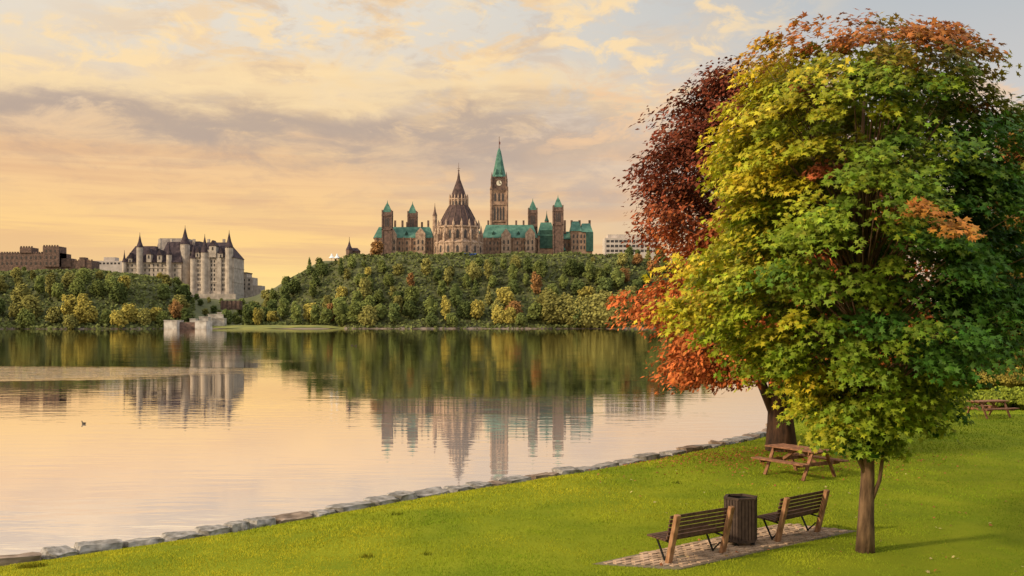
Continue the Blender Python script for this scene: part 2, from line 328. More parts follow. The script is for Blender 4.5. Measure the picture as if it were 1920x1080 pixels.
# ---------------------------------------------------------------- edging stones
def rockmesh(seed):
    b=MB(); n=7; vs={}
    def vid(i,j,k_):
        key=(i,j,k_)
        if key not in vs:
            p=Vector((i/n-.5,j/n-.5,k_/4-.5)); q=Vector((abs(p.x)*2,abs(p.y)*2,abs(p.z)*2))
            L=(q.x**10+q.y**10+q.z**10)**(1/10); p=p/max(L,.01)*max(q)
            nv=noise.noise_vector(p*1.8+Vector((seed*3.1,0,0)))*.2+noise.noise_vector(p*6+Vector((0,seed,0)))*.05
            nv.z*=.5
            vs[key]=len(b.v); b.v.append(tuple(p+nv))
        return vs[key]
    for i in range(n):
        for j in range(n):
            b.f.append((vid(i,j,4),vid(i+1,j,4),vid(i+1,j+1,4),vid(i,j+1,4))); b.f.append((vid(i,j,0),vid(i,j+1,0),vid(i+1,j+1,0),vid(i+1,j,0)))
    for i in range(n):
        for k_ in range(4):
            b.f.append((vid(i,0,k_),vid(i+1,0,k_),vid(i+1,0,k_+1),vid(i,0,k_+1))); b.f.append((vid(i+1,n,k_),vid(i,n,k_),vid(i,n,k_+1),vid(i+1,n,k_+1)))
            b.f.append((vid(0,i+1,k_),vid(0,i,k_),vid(0,i,k_+1),vid(0,i+1,k_+1))); b.f.append((vid(n,i,k_),vid(n,i+1,k_),vid(n,i+1,k_+1),vid(n,i,k_+1)))
    me=bpy.data.meshes.new('shore_stone'); me.from_pydata(b.v,[],b.f); me.materials.append(M['rock'] if seed%3 else M['rock2']); me.shade_smooth(); me.set_sharp_from_angle(angle=math.radians(22)); return me
RM=[rockmesh(i+1) for i in range(12)]
ones=['','first','second','third','fourth','fifth','sixth','seventh','eighth','ninth','tenth','eleventh','twelfth','thirteenth','fourteenth','fifteenth','sixteenth','seventeenth','eighteenth','nineteenth']
tens={2:'twent',3:'thirt',4:'fort',5:'fift'}
def ordw(n):
    if n<20:return ones[n]
    a,b=divmod(n,10); return tens[a]+('ieth' if b==0 else 'y-'+ones[b])
pos_=Vector(SH[2])+(Vector(SH[1])-Vector(SH[2])).normalized()*.6; tgt=2; cnt=0
while cnt<50 and tgt<11:
    L=random.choice([.5,.6,.75,.85,.95,1.15]); a=Vector(SH[tgt]); dirv=(a-pos_)
    if dirv.length<L: tgt+=1; a=Vector(SH[tgt]); dirv=(a-pos_)
    dirv.normalize(); c0=pos_+dirv*L/2; cnt+=1
    me=random.choice(RM); o=bpy.data.objects.new('shore_stone',me); nx=Vector((-dirv.y,dirv.x))
    wdt=random.uniform(.55,.72); c0=c0+nx*(random.uniform(-.07,.07)-.03)
    hh=random.uniform(.42,.54); top=random.uniform(-.25,-.15)
    o.location=(c0.x,c0.y,top-hh/2); o.scale=(L*.94,wdt,hh)
    o.rotation_euler=(random.uniform(-.08,.08),random.uniform(-.05,.05),math.atan2(dirv.y,dirv.x)+random.uniform(-.13,.13)+(PI if random.random()<.5 else 0)); link(o)
    tag(o,f'{"warm brown" if me.materials[0]==M["rock2"] else "grey"} stone slab, {ordw(cnt)} from the left along the lawn edge','stone','stone slabs edging the lawn')
    pos_=pos_+dirv*L*1.06
# ---------------------------------------------------------------- benches
def bar_part(name,m,parent,bars,bevel=.006,**k):
    b=MB()
    for q in bars: b.bar(*q)
    return b.build(name,m,parent,local=True,bevel=bevel)
def make_bench(loc,rz,label):
    t=empty('park_bench',loc,rz); tag(t,label,'bench','park benches on the brick pad'); L=1.5
    for s in (-1,1):
        x=s*(L/2-.04)
        bar_part('post',M['post'],t,[((x,.02,-.03),(x,-.22,.9),.09,.11,(1,0,0))],.015)
        bar_part('leg',M['iron'],t,[((x*.9,.40,.40),(x*.9,.18,.0),.03,.03,(1,0,0)),((x*.9,-.06,.34),(x*.9,.44,.40),.03,.03),((x*.9,.18,.03),(x*.9,.0,.2),.025,.025,(1,0,0))],.004)
    bars=[]
    for i in range(6):
        z=.46+i*.076; y=-.22*z/.9+.105
        bars.append(((-L/2-.03,y,z),(L/2+.03,y,z),.028,.056))
    bar_part('backrest',M['slat'],t,bars,.004)
    bars=[((-L/2-.03,y,.425-(.45-y)*.06),(L/2+.03,y,.425-(.45-y)*.06),.07,.032) for y in (.06,.145,.23,.315,.40,.47)]
    bar_part('seat',M['slat'],t,bars,.004)
make_bench((3.42,18.78,.03),math.radians(36),'dark slatted bench left of the litter bin, back to the camera')
make_bench((5.82,20.6,.03),math.radians(41),'dark slatted bench right of the litter bin near the maple trunk')
t=empty('litter_bin',(4.5,19.95,.02),math.radians(10)); tag(t,'dark brown six sided slatted litter bin standing between two benches','litter bin')
b=MB(); NS=6; PH=0
for k in range(NS):
    a0=PH+k*2*PI/NS; a1=a0+2*PI/NS; p=Vector((math.cos(a0),math.sin(a0)))*.335; q=Vector((math.cos(a1),math.sin(a1)))*.335
    for j in range(5):
        c0=p.lerp(q,(j+.5)/5); e=(q-p).normalized()*.026; nn_=((p+q)/2).normalized()*.012
        b.add([(c0.x-e.x-nn_.x,c0.y-e.y-nn_.y,.1),(c0.x+e.x-nn_.x,c0.y+e.y-nn_.y,.1),(c0.x+e.x+nn_.x,c0.y+e.y+nn_.y,.1),(c0.x-e.x+nn_.x,c0.y-e.y+nn_.y,.1),
               (c0.x-e.x-nn_.x,c0.y-e.y-nn_.y,.9),(c0.x+e.x-nn_.x,c0.y+e.y-nn_.y,.9),(c0.x+e.x+nn_.x,c0.y+e.y+nn_.y,.9),(c0.x-e.x+nn_.x,c0.y-e.y+nn_.y,.9)],[(0,3,2,1),(4,5,6,7),(0,1,5,4),(1,2,6,5),(2,3,7,6),(3,0,4,7)])
b.build('slat_body',M['bin'],t,local=True)
def ring(prof,n,m,name):
    b=MB(); vs=[];fs=[]
    for r,z in prof:
        for k in range(n): a=PH+2*PI*k/n; vs.append((r*math.cos(a),r*math.sin(a),z))
    L_=len(prof)
    for i in range(L_):
        for k in range(n): fs.append((i*n+k,i*n+(k+1)%n,((i+1)%L_)*n+(k+1)%n,((i+1)%L_)*n+k))
    b.add(vs,fs); b.build(name,m,t,local=True)
ring([(.275,.903),(.35,.903),(.355,.94),(.28,.945)],6,M['bin'],'rim')
ring([(.30,.085),(.35,.085),(.35,.13),(.30,.13)],6,M['bin'],'base_ring')
ring([(.262,.09),(.27,.09),(.275,.90),(.26,.90)],16,M['iron'],'liner')
for k in range(4):
    a=PI/4+k*PI/2; MB().box(.25*math.cos(a)-.03,.25*math.cos(a)+.03,.25*math.sin(a)-.03,.25*math.sin(a)+.03,0,.09).build('foot',M['iron'],t,local=True)
def picnic(loc,rz,label,sc=1):
    t=empty('picnic_table',loc,rz); t.scale=(sc,)*3; tag(t,label,'picnic table','wooden picnic tables on the lawn'); L=1.85
    bar_part('tabletop',M['table'],t,[((-L/2,y,.75),(L/2,y,.75),.135,.04) for y in (-.3,-.15,0,.15,.3)])
    for s in (-1,1):
        bar_part('bench_seat',M['table'],t,[((-L/2,s*(.68+d_),.45),(L/2,s*(.68+d_),.45),.135,.04) for d_ in (0,.15)])
        x=s*L*.34
        bar_part('cross_beam',M['table'],t,[((x,-.85,.40),(x,.85,.40),.04,.10),((x,-.36,.69),(x,.36,.69),.04,.08)])
        for r in (-1,1):
            bar_part('leg',M['table'],t,[((x+s*.045,r*.62,0),(x+s*.045,r*.26,.72),.045,.10,(1,0,0))])
    bar_part('brace',M['table'],t,[((-L*.32,0,.40),(-.1,0,.71),.04,.08),((L*.32,0,.40),(.1,0,.71),.04,.08)])
picnic((8.2,28.9,0),math.radians(122),'reddish brown picnic table beside the dark red tree trunk',1.05)
picnic((21.9,46.6,0),math.radians(20),'small distant picnic table near the hedge at the right edge')
# ---------------------------------------------------------------- big trees
def crown_clumps(rows,Y,n,rho_sd=.22,depth=.95,rag=.16):
    rows=np.array(rows,float); order=np.argsort(-rows[:,0]); rows=rows[order]
    z=CH+(HZ-rows[:,0])*Y/F; cx=((rows[:,1]+rows[:,2])/2-960)*Y/F; R=(rows[:,2]-rows[:,1])/2*Y/F
    zs=np.linspace(z[0],z[-1],400); Rs=np.interp(zs,z,R); p=Rs/Rs.sum()
    zi=rng.choice(zs,n,p=p)+rng.normal(0,.05,n); r=np.interp(zi,z,R); c=np.interp(zi,z,cx)
    th=rng.random(n)*2*PI; rho=np.clip(1-np.abs(rng.normal(0,rho_sd,n)),.15,1)
    nzv=np.array([noise.noise(Vector((math.cos(a)*1.9+3,math.sin(a)*1.9,q*.9))) for a,q in zip(th,zi)])
    rr=r*rho*(1+rag*nzv*2)
    P_=np.stack([c+rr*np.cos(th),Y+rr*np.sin(th)*depth,zi],1)
    O=norm(np.stack([np.cos(th)*r,np.sin(th)*r,.25*(zi-z.mean())],1))
    return P_,O,rho,(z,cx,R)
def big_tree(name,label,cat,Y,bx,rows,ncl,npl,crad,flat,lsize,colfn,L,T,leafm,barkm,trunkr,forks,sd=.22,droop=.5,rag=.16,depth=.95,za0=9,topx=.6,extra=None):
    base=Vector(((bx-960)*Y/F,Y,0)); base.z=groundz(base.x,base.y)-.03
    t=empty(name,base); tag(t,label,cat)
    P_,O,rho,(z,cx,R)=crown_clumps(rows,Y,ncl,sd,rag=rag,depth=depth)
    if extra is not None:
        P_=np.concatenate([P_,extra]); e=extra-np.array((base.x,base.y,0)); e[:,2]=0; O=np.concatenate([O,norm(e)]); rho=np.concatenate([rho,np.ones(len(extra))]); ncl=len(P_)
    cr=rng.uniform(.6,1.4,ncl)*crad
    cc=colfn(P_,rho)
    n=ncl*npl; off=rng.normal(0,1,(n,3)); off=norm(off)*rng.random((n,1))**.5
    cr_=np.repeat(cr,npl)[:,None]; PP=np.repeat(P_,npl,axis=0); OO=np.repeat(O,npl,axis=0)
    off=off*cr_; off[:,2]*=flat
    outd=np.sum(off[:,:2]*OO[:,:2],axis=1); hd=np.hypot(off[:,0],off[:,1]); off+=OO*np.array((1,1,0))*(outd*.35)[:,None]
    off[:,2]-=droop*hd**2/cr_[:,0]*.6+ .3*outd
    pos=PP+off
    rnd=rng.normal(0,1,(n,3))
    nr=np.array((0,0,.7))+OO*.55+rnd*.4; tip=OO*.5+np.array((0,0,-.45))+rng.normal(0,.5,(n,3))+norm(off)*.4
    size=lsize*rng.uniform(.65,1.25,n)
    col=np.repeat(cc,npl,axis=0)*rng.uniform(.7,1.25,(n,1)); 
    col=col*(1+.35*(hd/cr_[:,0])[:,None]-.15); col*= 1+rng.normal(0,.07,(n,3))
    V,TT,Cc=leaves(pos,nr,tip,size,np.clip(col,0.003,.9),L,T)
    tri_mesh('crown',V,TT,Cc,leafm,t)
    top=Vector((cx[np.argmax(z)]*topx+base.x*(1-topx),Y,z.max()-1.2)); b=MB(); pts=[];rr=[]
    for i in range(13):
        f_=i/12; p=base.lerp(top,f_)+Vector((math.sin(f_*7)*.08,math.cos(f_*5)*.06,0))*(1 if i else 0); pts.append(p); rr.append(trunkr*(1-.82*f_)*(1.25 if i==0 else 1.08 if i==1 else 1))
    b.tube(pts,rr,12); b.build('trunk',barkm,t,smooth=True)
    for fk in forks:
        b=MB(); q=[Vector(((a-960)*Y/F,Y+dy_,CH+(HZ-c_)*Y/F)) for a,c_,dy_ in fk[0]]; b.tube(q,list(np.linspace(fk[1],fk[1]*.35,len(q))),9); b.build('limb',barkm,t,smooth=True)
    b=MB()
    for i in range(0,ncl,4):
        c0=Vector(P_[i]); za=base.z+max((c0.z-base.z)*.66,trunkr*za0); f_=(za-base.z)/(top.z-base.z); a=base.lerp(top,min(f_,.97)); m_=a.lerp(c0,.55)+Vector((0,0,.2*(c0-a).length*.3))
        b.tube([a,m_,c0],[trunkr*.18,trunkr*.09,trunkr*.03],5)
    b.build('branches',barkm,t,smooth=True)
    return t
def px_of(P_,Y): return 960+P_[:,0]*F/P_[:,1], HZ-(P_[:,2]-CH)*F/P_[:,1]
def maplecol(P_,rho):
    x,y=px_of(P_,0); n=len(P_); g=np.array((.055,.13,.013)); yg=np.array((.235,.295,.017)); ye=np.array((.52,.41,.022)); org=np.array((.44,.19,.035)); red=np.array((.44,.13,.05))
    s=np.clip(.53-(x-1530)/600-(y-350)/1500+rng.normal(0,.16,n),0,1)[:,None]  # autumn tones, with the lit left and shaded right put into leaf colour
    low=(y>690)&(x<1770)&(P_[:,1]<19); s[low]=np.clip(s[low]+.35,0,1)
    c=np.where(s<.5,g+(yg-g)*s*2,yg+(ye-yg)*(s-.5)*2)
    c=c*(.32+.68*np.clip((rho-.5)*2.4,0,1))[:,None]  # inner clumps darkened: crown shade put into leaf colour
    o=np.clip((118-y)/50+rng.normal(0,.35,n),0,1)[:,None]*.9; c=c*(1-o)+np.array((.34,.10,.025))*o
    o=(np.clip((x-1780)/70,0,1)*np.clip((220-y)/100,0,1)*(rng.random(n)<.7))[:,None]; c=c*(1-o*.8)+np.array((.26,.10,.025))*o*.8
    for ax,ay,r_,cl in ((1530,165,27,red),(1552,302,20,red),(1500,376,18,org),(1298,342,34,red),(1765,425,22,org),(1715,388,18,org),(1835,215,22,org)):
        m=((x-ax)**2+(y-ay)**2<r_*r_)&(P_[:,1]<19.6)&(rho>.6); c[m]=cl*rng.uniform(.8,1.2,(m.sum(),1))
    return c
rows_m=[(58,1525,1670),(74,1465,1745),(100,1435,1800),(145,1412,1850),(210,1395,1885),(270,1370,1895),(310,1355,1900),(400,1322,1915),(480,1300,1925),(560,1288,1915),(620,1310,1890),(680,1385,1845),(730,1480,1790),(780,1530,1750),(815,1560,1715),(838,1590,1670)]
ex=np.array([((px-960)/F*Y_,Y_,CH+(HZ-py)*Y_/F) for px,py,Y_ in ((1690,730,17.6),(1715,745,17.8),(1665,750,17.7),(1700,770,17.9),(1735,760,18),(1590,770,17.8),(1560,790,18),(1620,790,17.9),(1545,820,18.2),(1600,820,18.1),(1740,790,18.3),(1500,760,18.2),(1760,735,18.2),(1650,790,18.2))])
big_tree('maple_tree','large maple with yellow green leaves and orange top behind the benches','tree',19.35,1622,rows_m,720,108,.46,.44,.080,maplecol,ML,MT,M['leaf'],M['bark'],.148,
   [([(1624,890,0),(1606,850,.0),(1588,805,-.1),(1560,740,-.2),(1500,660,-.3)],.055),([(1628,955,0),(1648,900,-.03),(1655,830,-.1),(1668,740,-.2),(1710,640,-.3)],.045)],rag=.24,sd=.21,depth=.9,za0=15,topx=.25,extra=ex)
def redcol(P_,rho):
    x,y=px_of(P_,0); n=len(P_); lo=np.clip((y-380)/120+rng.normal(0,.15,n),0,1)[:,None]
    c=np.array((.165,.044,.022))*(1-lo)+np.array((.42,.12,.035))*lo
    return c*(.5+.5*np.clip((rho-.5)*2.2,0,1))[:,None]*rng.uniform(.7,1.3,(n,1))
rows_r=[(130,1370,1440),(150,1310,1490),(190,1265,1550),(240,1242,1590),(320,1210,1650),(400,1200,1700),(436,1228,1700),(470,1250,1700),(520,1215,1700),(570,1195,1700),(630,1200,1690),(680,1240,1650),(715,1280,1600)]
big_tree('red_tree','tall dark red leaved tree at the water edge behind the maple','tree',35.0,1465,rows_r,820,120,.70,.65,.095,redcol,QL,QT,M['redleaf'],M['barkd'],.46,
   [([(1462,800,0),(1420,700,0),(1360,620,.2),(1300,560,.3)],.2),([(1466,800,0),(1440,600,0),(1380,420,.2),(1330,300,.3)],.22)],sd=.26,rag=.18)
def rust(P_,rho):
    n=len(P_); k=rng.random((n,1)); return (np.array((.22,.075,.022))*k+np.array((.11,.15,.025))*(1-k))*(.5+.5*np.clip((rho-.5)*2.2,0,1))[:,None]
rows_b=[(190,1930,1990),(230,1890,2060),(320,1860,2120),(420,1840,2150),(520,1830,2150),(610,1840,2120),(680,1890,2060)]
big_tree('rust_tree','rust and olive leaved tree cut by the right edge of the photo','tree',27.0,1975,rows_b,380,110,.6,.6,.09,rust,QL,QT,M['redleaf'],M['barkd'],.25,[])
n=1500; c0=G(1465,850); a=rng.normal(0,1,(n,2))*np.array((2.2,1.6)); pp=np.stack([c0.x-.6+a[:,0],c0.y-1.2+a[:,1]],1)
m2=120; q=np.stack([rng.uniform(2,12,m2),rng.uniform(17.6,30,m2)],1); pp=np.concatenate([pp,q]); t_=shoredist(pp[:,0],pp[:,1]); pp=pp[t_>.3]; t_=t_[t_>.3]; n=len(pp)
pos=np.stack([pp[:,0],pp[:,1],lawnz(pp[:,0],pp[:,1],t_)+.045],1); nr=rng.normal(0,.4,(n,3)); nr[:,2]=1
cl=np.array((.34,.11,.035))*rng.uniform(.5,1.4,(n,1)); cl[-50:]=np.array((.50,.40,.16))*rng.uniform(.7,1.3,(50,1))
V,T,Cc=leaves(pos,nr,rng.normal(0,1,(n,3)),rng.uniform(.03,.06,n),cl)
tag(tri_mesh('fallen_leaves',V,T,Cc,M['leaf']),'scattered brown leaves fallen on the lawn below the trees','fallen leaves',kind='stuff')
def shrub_mesh(lumps,col,n,ls):
    parts=[]; w_=np.array([l[1][0]*l[1][2] for l in lumps]); w_=w_/w_.sum()
    for (c0,r),wt in zip(lumps,w_):
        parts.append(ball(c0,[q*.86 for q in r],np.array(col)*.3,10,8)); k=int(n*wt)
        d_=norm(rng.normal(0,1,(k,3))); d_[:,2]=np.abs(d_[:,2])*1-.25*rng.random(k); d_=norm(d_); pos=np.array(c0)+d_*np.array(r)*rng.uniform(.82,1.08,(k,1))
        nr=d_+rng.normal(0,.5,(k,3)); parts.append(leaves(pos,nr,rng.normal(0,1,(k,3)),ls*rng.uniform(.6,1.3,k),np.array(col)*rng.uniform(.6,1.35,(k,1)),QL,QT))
    return merge(parts)
def near_shrub(name,label,cat,px0,px1,Y,h_,col,n=9000,ls=.09,depth=1.0):
    lumps=[]; x0=(px0-960)*Y/F; x1=(px1-960)*Y/F; k=max(2,int((x1-x0)/(h_*.9)))
    for i in range(k):
        x=x0+(x1-x0)*(i+.5)/k; hh=h_*random.uniform(.85,1.1); lumps.append(((x,Y+random.uniform(-.3,.3),hh*.45),((x1-x0)/k*.75,depth*random.uniform(.8,1.1),hh*.6)))
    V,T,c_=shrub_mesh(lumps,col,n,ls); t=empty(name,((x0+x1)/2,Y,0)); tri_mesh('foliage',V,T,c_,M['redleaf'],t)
    b=MB()
    for l in lumps: b.tube([(l[0][0],Y,-.1),(l[0][0],Y,h_*.5)],[.05,.03],6)
    b.build('stem',M['barkd'],t); tag(t,label,cat)
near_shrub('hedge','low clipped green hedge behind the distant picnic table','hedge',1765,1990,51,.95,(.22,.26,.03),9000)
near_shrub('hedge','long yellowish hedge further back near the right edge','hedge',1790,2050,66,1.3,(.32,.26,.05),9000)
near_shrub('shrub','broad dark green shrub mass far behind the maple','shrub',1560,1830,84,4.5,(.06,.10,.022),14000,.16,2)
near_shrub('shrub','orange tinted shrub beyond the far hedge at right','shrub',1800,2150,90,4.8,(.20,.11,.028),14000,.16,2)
# ---------------------------------------------------------------- far terrain
PL=[(-1500,28),(-200,38),(150,42),(320,36),(350,20),(390,7),(450,7),(470,10),(510,26),(560,43),(600,52),(700,55.5),(1150,55.5),(1250,48),(1400,28),(1800,15),(3400,12)]
PL2=[(-1500,28),(-200,38),(150,42),(300,30),(350,25),(450,22),(500,30),(560,44),(600,52),(700,55.5),(1150,55.5),(1250,48),(1400,28),(1800,15),(3400,12)]
def smooth(t): t=np.clip(t,0,1); return t*t*(3-2*t)
def ipl(x,p): return np.interp(x,[a[0] for a in p],[a[1] for a in p])
def shy(u): return np.interp(u,[-1500,260,330,3400],[676,676,700,700])+3*np.sin(u*.03)
def flatw(u): return smooth((u-375)/20)*smooth((670-u)/60)
def terr(x,y):
    u=960+F*x/y; fw=flatw(u); s=smooth((y-shy(u)-22*fw)/90+.02*(1-fw)); z=-1.4+(ipl(u,PL)+1.4)*s
    z=np.maximum(z,-1.4+fw*(3.0*smooth((y-shy(u)+4)/28)))
    z2=ipl(u,PL2); z=z+np.maximum(z2-z,0)*smooth((y-790)/70)
    return z+1.2*np.sin(u*.06)*np.sin(y*.09)*s
us=np.arange(-1500,3401,14); Ys=np.array(list(range(664,900,5))+[920,960,1020,1150,1400,2000,4000]); tb=MB()
for u in us:
    for y in Ys:
        x=(u-960)/F*y; tb.v.append((x,float(y),float(terr(x,y))))
nn=len(Ys); tb.f=[(i*nn+j,(i+1)*nn+j,(i+1)*nn+j+1,i*nn+j+1) for i in range(len(us)-1) for j in range(nn-1)]
tm=mat('far_bank_earth',(.09,.095,.035),(.06,.065,.025),.08,.95)
nt=tm.node_tree; geo=nt.nodes.new('ShaderNodeNewGeometry'); s_=nt.nodes.new('ShaderNodeSeparateXYZ'); nt.links.new(geo.outputs['Position'],s_.inputs[0])
mr=nt.nodes.new('ShaderNodeMapRange'); mr.inputs[1].default_value=.3; mr.inputs[2].default_value=.8; nt.links.new(s_.outputs[2],mr.inputs[0])
mx=nt.nodes.new('ShaderNodeMix'); mx.data_type='RGBA'; mx.inputs[6].default_value=(.22,.17,.13,1); nt.links.new(mr.outputs[0],mx.inputs[0])
rp=[x for x in nt.nodes if x.type=='VALTORGB'][0]; nt.links.new(rp.outputs[0],mx.inputs[7]); nt.links.new(mx.outputs[2],nt.nodes['Principled BSDF'].inputs['Base Color'])
tag(tb.build('hill',tm,smooth=True),'wooded bluff and far river bank','hill',kind='structure')
gb=MB(); gu=np.arange(390,650,6); gy=np.arange(706,727,3)
for u in gu:
    for y in gy:
        x=(u-960)/F*y; gb.v.append((x,float(y),float(terr(x,y))+.35))
nn=len(gy); gb.f=[(i*nn+j,(i+1)*nn+j,(i+1)*nn+j+1,i*nn+j+1) for i in range(len(gu)-1) for j in range(nn-1)]
tag(gb.build('bank_lawn',mat('bank_grass',(.22,.21,.045),(.13,.14,.04),.1,.95),smooth=True),'sunlit grass strip at the foot of the far bluff','grass bank',kind='structure')
# ---------------------------------------------------------------- far trees
def fartree(seed,kind):
    r=random.Random(seed); parts=[]; lumps=[]
    if kind=='round': W,H=4.8,11
    elif kind=='tall': W,H=3.7,14.5
    elif kind=='willow': W,H=6.3,11.5
    else: W,H=2.6,14
    nl={'round':20,'tall':20,'willow':26,'conifer':8}[kind]
    for i in range(nl):
        if kind=='conifer': f_=i/(nl-1); lumps.append(((0,0,2+f_*(H-3)),(W*(1.05-f_*.85),W*(1.05-f_*.85),1.6)))
        else:
            a=r.random()*2*PI; f_=r.random(); zc=H*(.20+.66*f_); rr=W*(.74*math.sin(PI*(.25+.62*f_))); R_=W*r.uniform(.18,.38)
            lumps.append(((rr*math.cos(a)*r.uniform(.3,1.1),rr*math.sin(a)*r.uniform(.3,1.1),zc),(R_,R_,R_*r.uniform(.8,1.1)*(1.35 if kind in('tall','willow') else 1))))
    if kind!='conifer': parts.append(ball((0,0,H*.52),(W*.55,W*.55,H*.36),(.5,.5,.5),10,8))
    for c0,rr in lumps:
        sh=.85+.3*r.random(); k=90
        d_=norm(rng.normal(0,1,(k,3))); pos=np.array(c0)+d_*np.array(rr)*rng.uniform(.4,1.45,(k,1)); 
        nr=d_*.4+np.array((-.25,-.4,.65))+rng.normal(0,.35,(k,3)); b_=sh*rng.uniform(.7,1.35,(k,1))*np.ones((1,1)); 
        parts.append(leaves(pos,nr,rng.normal(0,1,(k,3)),rng.uniform(.3,.72,k),np.tile(b_,(1,3)),SL,QT))
    V,T,c_=merge(parts); b=MB(); b.tube([(0,0,-2),(0,0,H*.55)],[.35,.2],6); tv=np.array(b.v)
    tt_=[]; 
    for f_ in b.f:
        for i in range(1,len(f_)-1): tt_.append((f_[0],f_[i],f_[i+1]))
    V,T,c_=merge([(V,T,c_),(tv,np.array(tt_),np.tile((.5,.4,.4),(len(tv),1)))])
    return tri_mesh('broadleaf_tree' if kind!='conifer' else 'conifer_tree',V,T,c_,M['farleaf'],obj=False),H
FT={k:[fartree(i*7+j,k) for i in range(n_)] for j,(k,n_) in enumerate((('round',6),('tall',5),('willow',3),('conifer',1)))}
LIM=[(-200,500),(0,503),(60,500),(100,507),(150,500),(200,512),(250,518),(300,512),(345,520),(352,545),(380,553),(440,556),(460,562),(480,552),(500,538),(530,514),(560,492),(575,476),(590,476),(640,484),(700,481),(760,480),(1150,480),(1165,468),(1190,456),(1230,458),(1300,470),(1400,520),(1600,540)]
COL={'deep green':(.080,.100,.030),'mid green':(.13,.15,.040),'olive':(.19,.175,.048),'yellow green':(.31,.255,.055),'rusty':(.24,.125,.045)}  # leaf greens paled and dulled, distance haze put into the colour
def put(u,y,kind,colname,sc,zone,label=None,force=False):
    x=(u-960)/F*y; me,H=random.choice(FT[kind]); z=float(terr(x,y)); 
    top=HZ-(z+H*sc*1.02-CH)*F/y; lim=float(ipl(u,LIM))+random.uniform(-4,8)
    if not force and top<lim:
        sc2=((HZ-lim)*y/F+CH-z)/(H*1.02)
        if sc2<.45: return False
        sc=sc2
    o=bpy.data.objects.new(me.name,me); o.location=(x,y,z); q=random.uniform(.85,1.15); o.scale=(sc*q,sc*q,sc); o.rotation_euler=(0,0,random.uniform(-.5,.5)) 
    c0=COL[colname]; v=random.uniform(.75,1.2); o.color=(c0[0]*v,c0[1]*v,c0[2]*v,1); link(o)
    nm='conifer' if kind=='conifer' else 'willow like tree' if kind=='willow' else 'slender tree' if kind=='tall' else 'rounded tree'
    tag(o,label or f'{colname} {nm} {zone}','tree',None if label else f'{colname} {nm}s {zone}')
    return True
def poisson(u0,u1,y0fn,y1,n,dmin):
    out=[]; tries=0
    while len(out)<n and tries<20000:
        tries+=1; u=random.uniform(u0,u1); y=random.uniform(y0fn(u),y1); x=(u-960)/F*y
        if all((x-a)**2+((y-b)*1.0)**2>dmin*dmin for a,b,_ in out): out.append((x,y,u))
    return out
foot=lambda u: float(shy(u))+(24 if 385<u<640 else 8)
for x,y,u in poisson(462,1330,foot,800,205,7.4):
    f_=(y-foot(u))/90; kind=random.choices(['round','tall','willow','conifer'],[.42,.36,.16,.06])[0]
    cn=random.choices(list(COL),[.27,.34,.25,.05+.14*(f_<.3),.08])[0]
    sc=random.uniform(.85,1.6) if f_<.3 else random.uniform(.7,1.25)
    zone='on the left shoulder of the bluff' if u<620 else 'on the bluff right of the clock tower' if u>960 else 'on the bluff below the round library'
    put(u,y,kind,cn,sc,zone)
for u in range(1025,1170,16): put(u+random.uniform(-3,3),710+random.uniform(0,5),'willow','olive',1.75+random.uniform(-.15,.15),'in the tall row at the waterline right of centre')
foot2=lambda u: float(shy(u))+5
for x,y,u in poisson(-70,352,foot2,800,82,8.2):
    f_=(y-foot2(u))/100; kind=random.choices(['round','tall','willow'],[.45,.15,.4])[0]
    cn=random.choices(list(COL),[.10,.26,.40,.20,.04])[0]
    put(u,y,kind,cn,random.uniform(.9,1.4),'at the water on the left bank' if f_<.35 else 'up the slope of the left bank')
for u,y,s_ in ((360,805,.6),(375,820,.5),(352,790,.7),(368,840,.5),(455,800,.7),(465,780,.8),(448,815,.6),(440,770,.8),(410,800,.6),(384,800,.5),(400,812,.55),(425,805,.6),(436,830,.5),(455,835,.55),(470,815,.6),(415,835,.5),(392,838,.45),(478,800,.7),(430,755,.55),(446,745,.7),(405,750,.5)): put(u,y,'round',random.choice(['olive','mid green','deep green']),s_,'on the terrace below the chateau hotel',None,True)
put(422,728,'round','deep green',1.15,'','dark round tree standing alone above the locks',True)
put(706,792,'round','rusty',1.2,'','bronze tree left of the parliament building on the bluff top',True)
n=26000; u=np.concatenate([rng.uniform(455,1400,17000),rng.uniform(-120,365,9000)]); y=shy(u)+4+rng.random(n)*95; kk=~((u>385)&(u<650)&(y<728)); u=u[kk];y=y[kk];n=len(u); x=(u-960)/F*y
pos=np.stack([x,y,terr(x,y)+rng.random(n)*2.2],1); nr=rng.normal(0,.5,(n,3)); nr[:,2]+=.7; nr[:,1]-=.4
cc=np.array((.12,.135,.042))*rng.uniform(.6,1.4,(n,1)); V,T,c_=leaves(pos,nr,rng.normal(0,1,(n,3)),rng.uniform(.5,1.3,n),cc,SL,QT)
tag(tri_mesh('undergrowth',V,T,c_,M['redleaf']),'dense brush between the trees of the far bank','brush',kind='stuff')
